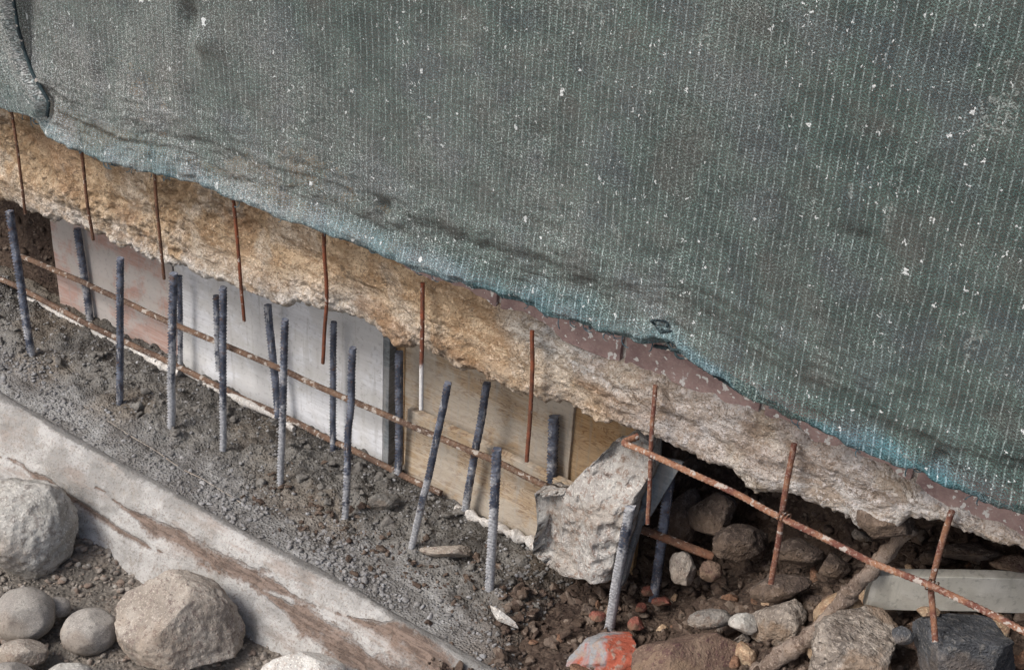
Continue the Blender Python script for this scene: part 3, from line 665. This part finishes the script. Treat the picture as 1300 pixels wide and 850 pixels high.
# second sheet lapping over at the left
flap = empty('net_flap', (-2., -.1, .2)); tag(flap, 'dark edged grey net piece curling over the main net at the far left', 'net'); bpy.context.view_layer.update()
FYP = -.10
ed = [(55, 150), (57, 132), (45, 112), (32, 92), (22, 65), (15, 35), (11, 0), (9, -60), (8, -200)]
ep = np.array([onY(*p, FYP) for p in ed]); bl_ = onY(0, 136, FYP); sl_ = (ep[0][2]-bl_[2])/(ep[0][0]-bl_[0])
nv, nu = 130, 70
V = []; cc_ = []; uv_ = []
zt = np.linspace(0, 1, nv)
for t in zt:
    ztop = t**1.3
    xe = np.interp(ep[0][2]+ztop*1.0, ep[:, 2], ep[:, 0])
    u = np.linspace(0, 1, nu); x = -3.3+(xe+3.3)*u**.6
    zz = ep[0][2]+(x-ep[0][0])*sl_+ztop*(1.0+(ep[0][0]-x)*0)
    zz = zz+(1-t)*fbm(x, 0, 0, 12, 3, 181)*.01
    e = ss(.10, 0, xe-x)
    y = FYP-.03*gauss(xe-x-.02, .02)+.028*e**3+fbm(x, 0, zz, 4, 3, 183)*.02
    V.append(np.stack([x, y, zz], 1)); uv_.append(np.stack([x*.8+zz*.3, zz], 1)); cc_.append(np.clip(.75+.3*e-.3*ss(.15, .0, zz-ep[0][2]-.02), .1, 1))
V = np.array(V); uv_ = np.array(uv_); cc_ = np.array(cc_)
ch(mkobj('net_sheet', V.reshape(-1, 3), gridfaces(nv, nu, True), MAT['net'], cols={'Hem': np.zeros(nv*nu)+.12, 'DustLight': cc_.ravel()}, uvs=uv_.reshape(-1, 2)), flap)
ch(tube('selvedge', V[:, -1][::3], .005, MAT['cord'], step=.006), flap)

# ------------------------------------------------------------------ boards in the trench
def board(name, label, px0, px1, Y, z0, z1, th, mat, cat='board', tilt=0., seed=1, py0=500):
    """px0/px1: photo columns of the ends, measured along the foot line of the boards"""
    def fx(px):
        py = 352+.4925*px; return onY(px, py, Y)[0]
    xa, xb = fx(px0), fx(px1)
    o = slab(name, [(xa, Y, z0), (xb, Y+tilt*.2, z0), (xb, Y+tilt, z1), (xa, Y+tilt, z1)], th, MAT[mat], n=(0, -1, 0), jit=.0012, rag=.0015, seed=seed)
    return tag(o, label, cat)
board('formwork_board', 'pink stained plywood sheet at the dark left end of the trench', 77, 228, .345, -.90, -.20, .018, 'ply_pink', seed=3)
board('formwork_board', 'whitish cement filmed plywood sheet in the middle of the trench, behind the paired bars', 230, 485, .342, -.90, -.12, .018, 'ply_grey', seed=4)
board('board_edge', 'narrow blue grey upright batten at the right end of the whitish sheet', 486, 493, .336, -.90, -.12, .03, 'edge_grey', cat='batten', seed=5)
board('formwork_board', 'brown timber plank standing in the dark gap beside the upright batten', 494, 511, .372, -.90, -.12, .02, 'ply_gold', seed=6)
board('formwork_board', 'pale grained plywood sheet right of the batten, behind the leaning bars', 512, 712, .375, -.90, -.10, .018, 'ply_wood', seed=7)
board('formwork_board', 'golden brown timber sheet beside the broken concrete lump', 713, 800, .385, -.90, -.08, .018, 'ply_gold', seed=8)
board('formwork_plank', 'low pale plank on edge at the foot of the pale plywood sheet', 512, 775, .330, -.90, -.63, .022, 'ply_wood', cat='plank', tilt=.012, seed=9)

# ------------------------------------------------------------------ upright bars
FRONT = 'front row of upright steel bars set in the concrete'; BACK = 'steel bars standing against the formwork boards'
def rebar(label, top, base, Y=None, Z=-.85, r=.0085, mat='steel_a', group=FRONT, sink=.04, wob=.002, cat='steel bar', pitch=.0105):
    b = onZ(*base, Z) if Y is None else onY(*base, Y)
    t = onY(*top, b[1]); d = (t-b)/np.linalg.norm(t-b)
    o = tube('rebar', [b-d*sink, t], r*.9, MAT[mat], rib=r*.26, pitch=pitch, wob=wob, loc=b)
    return tag(o, label, cat, group)
rebar('leftmost upright bar, blue grey with a whitened lower half, in front of the dark hollow', (12, 268), (41, 455), r=.0105)
rebar('short dark upright bar in front of the pink stained sheet', (153, 328), (152, 514), mat='steel_b', r=.0095)
rebar('upright bar at the joint of pink and whitish sheets, grey with cement patches', (220, 347), (217, 546), r=.0105)
rebar('front bar of the close pair, tall ribbed one before the whitish sheet', (283, 365), (283, 577), r=.009)
rebar('upright bar crossing in front of a leaning one, before the whitish sheet', (362, 405), (356, 616), r=.009)
rebar('dark upright bar just left of the blue grey batten', (448, 441), (438, 661), r=.009)
rebar('upright bar leaning strongly to the right before the pale plywood', (569, 487), (522, 701), r=.0092)
rebar('short white crusted upright bar in front of the low plank', (631, 570), (622, 752), mat='steel_c', r=.0115)
rebar('front bar beside the broken concrete lump, its white base in the brown earth', (800, 645), (772, 803), r=.0125, mat='steel_c')
rebar('thin blue bar half hidden behind the bar at the sheet joint', (228, 350), (229, 462), Y=.30, mat='steel_b', group=BACK, r=.0075)
rebar('shorter rear bar of the close pair', (274, 375), (278, 470), Y=.22, mat='steel_b', group=BACK, sink=.0)
rebar('ribbed rear bar leaning left, crossed by the front bar beside it', (340, 387), (352, 517), Y=.29, mat='steel_b', group=BACK, r=.010)
rebar('straight dark rear bar on the whitish sheet near its right end', (423, 408), (423, 558), Y=.30, mat='steel_b', group=BACK)
rebar('dark rear bar standing in the gap beside the batten', (507, 447), (506, 596), Y=.31, mat='steel_b', group=BACK, r=.0105)
rebar('rear bar with clear ribs leaning right on the pale plywood', (618, 487), (592, 636), Y=.30, mat='steel_b', group=BACK, r=.0105, pitch=.011)
rebar('thick ribbed short bar ending at the top of the low plank', (703, 528), (701, 628), Y=.352, mat='steel_b', group=BACK, r=.0135, sink=.0, pitch=.011)
rebar('grey bar standing in the dark hole behind the broken lump', (850, 607), (832, 745), Y=.30, mat='steel_b', group=BACK, r=.0125)
rebar('flat looking grey bar on the pink stained sheet near its left edge', (98, 290), (114, 402), Y=.325, mat='steel_b', group=BACK, r=.0105)
o = tube('rebar', [onY(795, 664, .25), onY(905, 706, .33)], .0105, MAT['steel_b'], rib=.001, wob=.001); o.data.materials[0] = MAT['rust_dark']; tag(o, 'short grey bar lying level across the dark hole', 'steel bar')

# hanging rusty rods
HG = 'thin rusty rods hanging in front of the footing'
def rod(label, pts, r=.0037, mat='rust', Y=-.03):
    n_ = len(pts); ytop = .012 if pts[0][0] > 420 else Y
    p = [onY(x, y, Y+(ytop-Y)*max(0, 1-i/(1.0 if n_ < 3 else n_-1))) for i, (x, y) in enumerate(pts)][::-1]
    if pts[0][0] < 420: p[-1] = p[-1]+(p[-1]-p[0])/np.linalg.norm(p[-1]-p[0])*.08
    return tag(tube('rusty_rod', p, r, MAT[mat], rib=r*.12, pitch=.008, wob=.0025, loc=p[0]), label, 'rod', HG)
rod('leftmost hanging rod, below the curled dark net piece', [(14, 140), (24, 205), (33, 272)], mat='rust_dark')
rod('thin hanging rod above the left edge of the pink stained sheet', [(103, 190), (109, 245), (117, 305)], mat='rust_dark', r=.004)
rod('thin hanging rod ending left of the bar at the sheet joint', [(195, 215), (200, 270), (208, 355)], mat='rust_dark', r=.004)
rod('thin hanging rod ending over the whitish sheet, right of the close pair', [(297, 258), (304, 330), (310, 407)], mat='rust', r=.0042)
rod('hanging rod with a hooked dark tip over the right part of the whitish sheet', [(411, 305), (414, 390), (409, 461)], r=.0045)
rod('red hanging rod with a white painted tip', [(536, 360), (536, 450), (535, 520)], mat='rust_tip', r=.005)
rod('hanging rod reaching down over the pale plywood sheet', [(677, 420), (674, 500), (669, 586)], r=.0048)
rod('hanging rod in front of the broken lump, pale lower end', [(831, 488), (826, 570), (823, 665)], mat='rust_light', r=.0048)
rod('orange hanging rod crossing the long rusty bar, ending over the dark earth', [(1007, 563), (994, 640), (979, 741)], mat='rust_light', r=.0062)
rod('rightmost hanging rod, tied to the long bar and bent beside the slate boulder', [(1208, 648), (1181, 742), (1184, 775), (1187, 812)], mat='rust_light', r=.0062, Y=-.035)

# lying rusty bars
a = [onY(20, 322, .27), onY(46, 333, .262), onY(159, 382, .262), onY(219, 410, .262), onY(353, 467, .262), onY(441, 506, .262), onY(601, 573, .262), onY(706, 622, .27)]
tag(tube('rusty_bar', a, .0085, MAT['rust_mud'], rib=.0012, wob=.003), 'upper lengthwise rusty bar running across the boards behind the front bars', 'steel bar')
a = [onZ(-60, 326, -.80), onZ(0, 353, -.80), onZ(95, 402, -.815), onZ(200, 453, -.83), onZ(330, 516, -.84), onZ(438, 566, -.835), onZ(560, 627, -.835)]
tag(tube('rusty_bar', a, .0085, MAT['rust_mud'], rib=.0013, wob=.004), 'lower lengthwise rusty bar half buried along the foot of the boards', 'steel bar')
a = [onY(810, 553, .03), onY(789, 561, -.008), onY(860, 592, -.042), onY(940, 630, -.042), onY(1105, 712, -.045), onY(1180, 742, -.048), onY(1300, 800, -.05), onY(1480, 885, -.05)]
lb = tube('rusty_bar', a, .0066, MAT['rust_light'], rib=.0009, wob=.003); tag(lb, 'long rusty bar slanting across the hole at the right, hooked at its left end', 'steel bar'); bpy.context.view_layer.update()
for px, py in ((994, 655), (1181, 742)):
    c = onY(px, py, -.040); lp = [c+np.array([math.cos(t)*.003+.0012*t-.006, math.cos(t*1.)*.013, math.sin(t)*.010]) for t in np.linspace(0, 15, 60)]
    ch(tube('wire_tie', lp, .0014, MAT['rust_dark'], seg=6, step=.003), lb)

# ------------------------------------------------------------------ broken lump, sheets, beam, root
def outline_rock(name, label, cat, poly, Y0, thick, mat, seed, rough=.013, lean=0., bulge=.012):
    P = np.array([onY(*p, Y0) for p in poly]); c = P.mean(0)
    a = P[:, [0, 2]]; n = 150; L = np.r_[0, np.cumsum(np.linalg.norm(np.diff(np.r_[a, a[:1]], axis=0), axis=1))]; t = np.linspace(0, L[-1], n, endpoint=False)
    q = np.r_[a, a[:1]]; ring = np.stack([np.interp(t, L, q[:, 0]), np.interp(t, L, q[:, 1])], 1); cen = ring.mean(0)
    layers = []
    for s in np.linspace(.04, 1, 34): layers.append((s, -thick/2*(1-(max(0, s-.72)/.28)**2*.5)))
    for s in np.linspace(-.45, .45, 8)[1:-1]: layers.append((1+.05*(1-(s/.45)**2), thick/2*s/.5*.9))
    for s in np.linspace(1, .04, 20): layers.append((s, thick/2*(1-(max(0, s-.72)/.28)**2*.5)))
    V = []
    for s, dy in layers:
        r_ = cen+(ring-cen)*s; V.append(np.stack([r_[:, 0], np.full(n, Y0+dy), r_[:, 1]], 1))
    V = np.array(V); rr_ = np.random.RandomState(seed); pl = np.full(V.shape[:2], 9.)
    for q in range(9):
        g_ = rr_.uniform(-.45, .5, 2); o_ = rr_.uniform(-.06, .06, 2); pl = np.minimum(pl, .012+rr_.uniform(0, .03)+g_[0]*(V[..., 0]-cen[0]-o_[0])+g_[1]*(V[..., 2]-cen[1]-o_[1]))
    fr = V[..., 1] < Y0-.2*thick; V[..., 1] = np.where(fr, np.maximum(V[..., 1]*0+Y0-thick*.5-pl, Y0-thick*1.2), V[..., 1])
    d = fbm(V[..., 0], V[..., 1], V[..., 2], 9, 4, seed); e = fbm(V[..., 0], V[..., 1], V[..., 2]+3, 40, 4, seed+3)
    V[..., 1] -= d*bulge*2+e*rough+lean*(V[..., 2]-cen[1]); V[..., 0] += e*rough*.6; V[..., 2] += fbm(V[..., 0]+4, V[..., 1], V[..., 2], 40, 4, seed+9)*rough*.6
    k = len(layers); i, j = np.meshgrid(np.arange(k-1), np.arange(n), indexing='ij'); A = (i*n+j).ravel(); B = (i*n+(j+1) % n).ravel()
    fc = np.stack([A, B, B+n, A+n], 1)[:, ::-1].tolist(); fc.append(list(range(n))); fc.append([(k-1)*n+w for w in range(n)][::-1])
    return tag(mkobj(name, V.reshape(-1, 3), fc, MAT[mat], loc=c), label, cat)
outline_rock('concrete_lump', 'pale jagged lump of broken concrete standing at the right end of the boards', 'rubble',
             [(688, 622), (722, 624), (748, 594), (776, 568), (800, 558), (822, 572), (822, 600), (806, 640), (800, 668), (790, 700), (778, 726), (735, 716), (690, 692), (697, 655)], .20, .12, 'chunk', 3, lean=-.12)
def sheet(name, label, cat, corners, Y, th, mat, seed, tilt=0.):
    P = [onY(*p, Y+(tilt if i in (1, 2) else 0)) for i, p in enumerate(corners)]
    return tag(slab(name, P, th, MAT[mat], jit=.001, rag=.004, seed=seed), label, cat)
sheet('metal_sheet', 'bent blue grey sheet wedged between the lump and the dark hole', 'sheet', [(788, 700), (826, 655), (866, 588), (800, 570)], .27, .008, 'sheet_blue', 5)
sheet('board_offcut', 'grey board offcut leaning at the foot of the broken lump', 'board', [(768, 732), (790, 745), (816, 650), (800, 640)], .235, .02, 'edge_grey', 6)
# pale beam
p0, p1 = onZ(1104, 752, -.36), onZ(1310, 757, -.36); dirx = (p1-p0)/np.linalg.norm(p1-p0); p1 = p0+dirx*.75
hh = np.array([0, 0, .048])
bm_ = slab('pale_beam', [p0-hh, p1-hh, p1+hh, p0+hh], .028, MAT['beam'], jit=.0012, rag=.002, seed=12)
tag(bm_, 'pale squared beam lying under the long rusty bar at the right edge', 'beam')
tag(tube('tree_root', [onY(1150, 676, .17), onY(1120, 706, .14), onY(1085, 745, .11), (onY(1040, 790, .07)), onY(1000, 825, .04), onY(962, 858, .02), onY(900, 915, -.02)], .015, MAT['root'], r1=.022, wob=.022, nz=.75, step=.004, seg=20), 'gnarled grey brown root slanting down across the rubble from the footing', 'root')

# ------------------------------------------------------------------ rocks
G = 'river stones below the kerb'
rock('river_stone', 'biggest pale river stone, cut by the left edge of the picture', 22, 675, 78, 68, 'stone_grey', Z=-.97, ang=.40, cuts=11, rough=.05, sub=5, group=G, rot=.35)
rock('river_stone', 'large rounded rough stone in the middle of the river stones', 228, 795, 82, 66, 'stone_warm', Z=-.96, ang=.36, cuts=11, rough=.05, sub=5, group=G, rot=-.35)
rock('river_stone', 'smooth oval stone with a muddy side, under the biggest pale stone', 30, 780, 41, 35, 'stone_smooth', Z=-.99, ang=.15, rough=.02, group=G, rot=.1)
rock('river_stone', 'smooth egg shaped stone left of the large rough stone', 114, 801, 37, 30, 'stone_smooth', Z=-1.0, ang=.12, rough=.015, group=G, rot=.2)
rock('river_stone', 'small grey stone tucked against the muddy oval stone', 74, 771, 17, 14, 'stone_smooth', Z=-1.01, ang=.15, rough=.02, group=G)
rock('river_stone', 'brownish flat stone in the bottom left corner', 28, 829, 34, 18, 'stone_warm', Z=-1.01, ang=.2, rough=.02, group=G)
rock('river_stone', 'stone at the bottom edge below the egg shaped stone', 88, 858, 32, 18, 'stone_grey', Z=-.99, ang=.2, rough=.02, group=G)
rock('river_stone', 'whitish stone rising at the bottom edge in front of the kerb', 384, 858, 56, 33, 'stone_pale', Z=-.93, ang=.25, rough=.03, group=G)
rock('river_stone', 'stone just past the bottom left corner', 10, 862, 36, 22, 'stone_smooth', Z=-.99, ang=.2, rough=.02, group=G)
G = 'rubble in the pit at the right'
rock('boulder', 'smooth brown boulder at the bottom edge, right of the orange stained block', 873, 836, 76, 44, 'stone_brown', Y=.0, ang=.6, rough=.03, sub=5, group=G, rot=.25)
rock('painted_block', 'grey block with orange red paint at the bottom edge', 772, 838, 66, 34, 'painted', Y=.06, ang=.5, rough=.05, sub=5, group=G, rot=.2, cat='rubble')
rock('boulder', 'large crumbly conglomerate boulder right of the root', 1088, 828, 72, 52, 'stone_cong', Y=.03, ang=.6, rough=.09, sub=5, group=G, rot=.3)
rock('boulder', 'dark slate boulder in the bottom right corner', 1225, 832, 92, 52, 'stone_slate', Y=.05, ang=.6, rough=.04, sub=5, group=G, rot=-.05)
rock('stone', 'tan gravelly stone left of the root, below the orange rod', 985, 790, 38, 38, 'stone_cong', Y=.13, ang=.6, rough=.09, group=G)
rock('stone', 'dark reddish stone under the tip of the orange rod', 990, 746, 40, 16, 'stone_dark', Y=.2, ang=.35, rough=.05, group=G, rot=.25)
rock('stone', 'upper orange tan stone leaning on the root', 1068, 778, 37, 27, 'stone_tan', Y=.13, ang=.4, rough=.06, group=G, rot=.35)
rock('stone', 'lower orange tan stone between root and conglomerate boulder', 1044, 812, 21, 28, 'stone_tan', Y=.08, ang=.4, rough=.05, group=G, rot=-.5)
rock('stone', 'flat pale grey stone behind the brown boulder', 903, 785, 31, 13, 'stone_warm2', Y=.10, ang=.4, rough=.05, group=G, rot=.1)
rock('stone', 'small white stone between the flat grey and tan gravelly stones', 946, 791, 21, 14, 'stone_grey', Y=.1, ang=.5, rough=.05, group=G)
rock('stone', 'yellowish small stone at the right shoulder of the brown boulder', 947, 832, 14, 20, 'stone_tan', Y=.06, ang=.4, rough=.05, group=G)
rock('stone', 'lilac tinged small stone beside the slate boulder', 1146, 806, 16, 12, 'stone_slate', Y=.02, ang=.4, rough=.05, group=G)
rock('stone', 'little tan stone on the beam edge beside the bent rod', 1178, 777, 16, 8, 'stone_tan', Y=.06, ang=.4, rough=.05, group=G)
rock('boulder', 'dark boulder stuck under the ragged footing near the top of the root', 1120, 657, 42, 28, 'stone_dark', Y=.08, ang=.4, rough=.05, group=G, rot=-.3)
rock('stone', 'pale rounded stone in the hole behind the grey standing bar', 866, 722, 17, 24, 'stone_warm', Y=.30, ang=.3, rough=.05, group=G)
for i, (a, b, c, d, m, Y, lb_) in enumerate([(905, 655, 34, 30, 'stone_dark', .42, 'dark squarish stone high in the hole'), (868, 655, 26, 38, 'stone_dark', .46, 'tall dark stone at the left of the hole'),
      (940, 690, 36, 26, 'stone_dark', .38, 'broad dark stone in the middle of the hole'), (1015, 700, 34, 18, 'stone_dark', .32, 'dark stone behind the orange rod'), (900, 725, 18, 15, 'stone_brown', .3, 'small brown stone at the floor of the hole'),
      (1060, 718, 24, 16, 'stone_dark', .28, 'dark stone left of the root under the long bar'), (1235, 700, 45, 11, 'stone_dark', .35, 'flat dark stone above the beam'), (1190, 706, 26, 11, 'stone_dark', .37, 'dark flat stone above the left half of the beam'),
      (1285, 716, 30, 12, 'stone_brown', .35, 'brown stone above the beam at the right edge')]):
    rock('stone', lb_, a, b, c, d, m, Y=Y, ang=.5, rough=.07, group=G)
G = 'red brick fragments around the foot of the bars'
for a, b, c, d, l in ((826, 750, 13, 7, 'top most red brick fragment beside the grey standing bar'), (843, 764, 17, 7, 'widest red brick fragment right of the white based bar'), (812, 770, 9, 7, 'red fragment just right of the white based bar'),
                      (760, 781, 12, 9, 'red fragment left of the white based bar'), (808, 792, 11, 10, 'pinkish red fragment above the orange stained block')):
    p = onZ(a, b, -.80); rock('brick_fragment', l, a, b, c, d, 'stone_red', Z=-.795, ang=.6, rough=.08, group=G, sub=3, cat='brick piece')
rock('flat_stone', 'flat pinkish brown stone lying in the concrete between two leaning bars', 568, 699, 34, 9, 'stone_warm', Z=-.815, ang=.4, rough=.05, rot=-.05, dep=.04)
rock('concrete_sliver', 'white sliver lying on the concrete below the white crusted bar', 638, 783, 24, 7, 'stone_pale', Z=-.82, ang=.6, rough=.06, rot=-.65, dep=.012, cat='rubble', sub=3)
rock('concrete_clump', 'soft clump of concrete standing up left of the strongly leaning bar', 488, 636, 22, 12, 'stone_clump', Z=-.825, ang=.4, rough=.10, cat='rubble')
# mortar spilled along the foot of the boards
for k, (pl, w, l) in enumerate((([(25, 370), (70, 393), (150, 432), (230, 470)], .012, 'long pale mortar line along the foot of the pink stained sheet'),
                    ([(235, 470), (300, 503), (345, 524), (372, 540)], .011, 'white mortar spill along the foot of the whitish sheet'), ([(580, 640), (605, 653), (640, 668), (690, 694)], .014, 'white mortar spill below the low plank'))):
    p = [onZ(x, y+3, -.845) for x, y in pl]
    tag(tube('mortar_spill', p, w*.7, MAT['mortar'], wob=.008, nz=1.1, step=.004, seg=16, r1=w), l, 'mortar')
sp_ = [onZ(x, y, -.83) for x, y in [(105, 512), (160, 545), (230, 590), (306, 636)]]
sp_ = [np.array([q[0], q[1], float(conc_z(q[0], q[1]))+.002]) for q in sp_]
tag(tube('string_line', sp_, .0012, MAT['stone_warm'], wob=.005, nz=.8, seg=7), 'thin pale string pressed into the concrete beside the pebbly band', 'string')
# loose stones in the soil
r = np.random.RandomState(44); n = 0
while n < 150:
    x, y = r.uniform(.12, 1.5), r.uniform(-.2, .6); s = .012+.022*r.uniform()**2
    if n > 85: x, y = r.uniform(.45, 1.35), r.uniform(-.05, .36); s = r.uniform(.018, .042)
    z = float(soil_z(x, y)); m = ['stone_dark', 'stone_brown', 'stone_tan', 'stone_cong', 'stone_dark', 'stone_rust'][r.randint(6)]
    v, f = rock_shape((s, s*r.uniform(.6, 1), s*r.uniform(.5, .8)), 900+n, .7, .10, 3, 14); p = np.array([x, y, z+s*.2])
    a = r.uniform(0, 6.28); rz = np.array([[math.cos(a), -math.sin(a), 0], [math.sin(a), math.cos(a), 0], [0, 0, 1]])
    tag(mkobj('loose_stone', v @ rz.T+p, f, MAT[m], loc=p), 'small angular stone scattered over the brown dug earth', 'stone', 'loose stones in the dug earth'); n += 1

# ------------------------------------------------------------------ light
w = bpy.data.worlds.new('World'); S.world = w; w.use_nodes = True; nt = w.node_tree
sky = nt.nodes.new('ShaderNodeTexSky'); sky.sky_type = 'NISHITA'; sky.sun_disc = False
EL, AZ = math.radians(48), math.radians(205)       # azimuth measured from +Y clockwise seen from above
sky.sun_elevation = EL; sky.sun_rotation = AZ; sky.dust_density = 4; sky.air_density = 1.0; sky.ozone_density = .6
bg = nt.nodes['Background']; bg.inputs[1].default_value = .1; nt.links.new(sky.outputs[0], bg.inputs[0])
sd = np.array([math.sin(AZ)*math.cos(EL), math.cos(AZ)*math.cos(EL), math.sin(EL)])
sl = bpy.data.lights.new('sun', 'SUN'); sl.energy = 1.8; sl.angle = math.radians(20); sl.color = (1, .98, .955)
so = bpy.data.objects.new('sun', sl); COL.objects.link(so); so.rotation_euler = Vector(sd.tolist()).to_track_quat('Z', 'Y').to_euler()
S.view_settings.view_transform = 'Standard'; S.view_settings.look = 'None'; S.view_settings.exposure = .7; S.view_settings.gamma = 1
S.render.engine = 'CYCLES'; S.cycles.transparent_max_bounces = 8; S.cycles.max_bounces = 6; S.cycles.diffuse_bounces = 3
S.render.resolution_x = 1024; S.render.resolution_y = 669
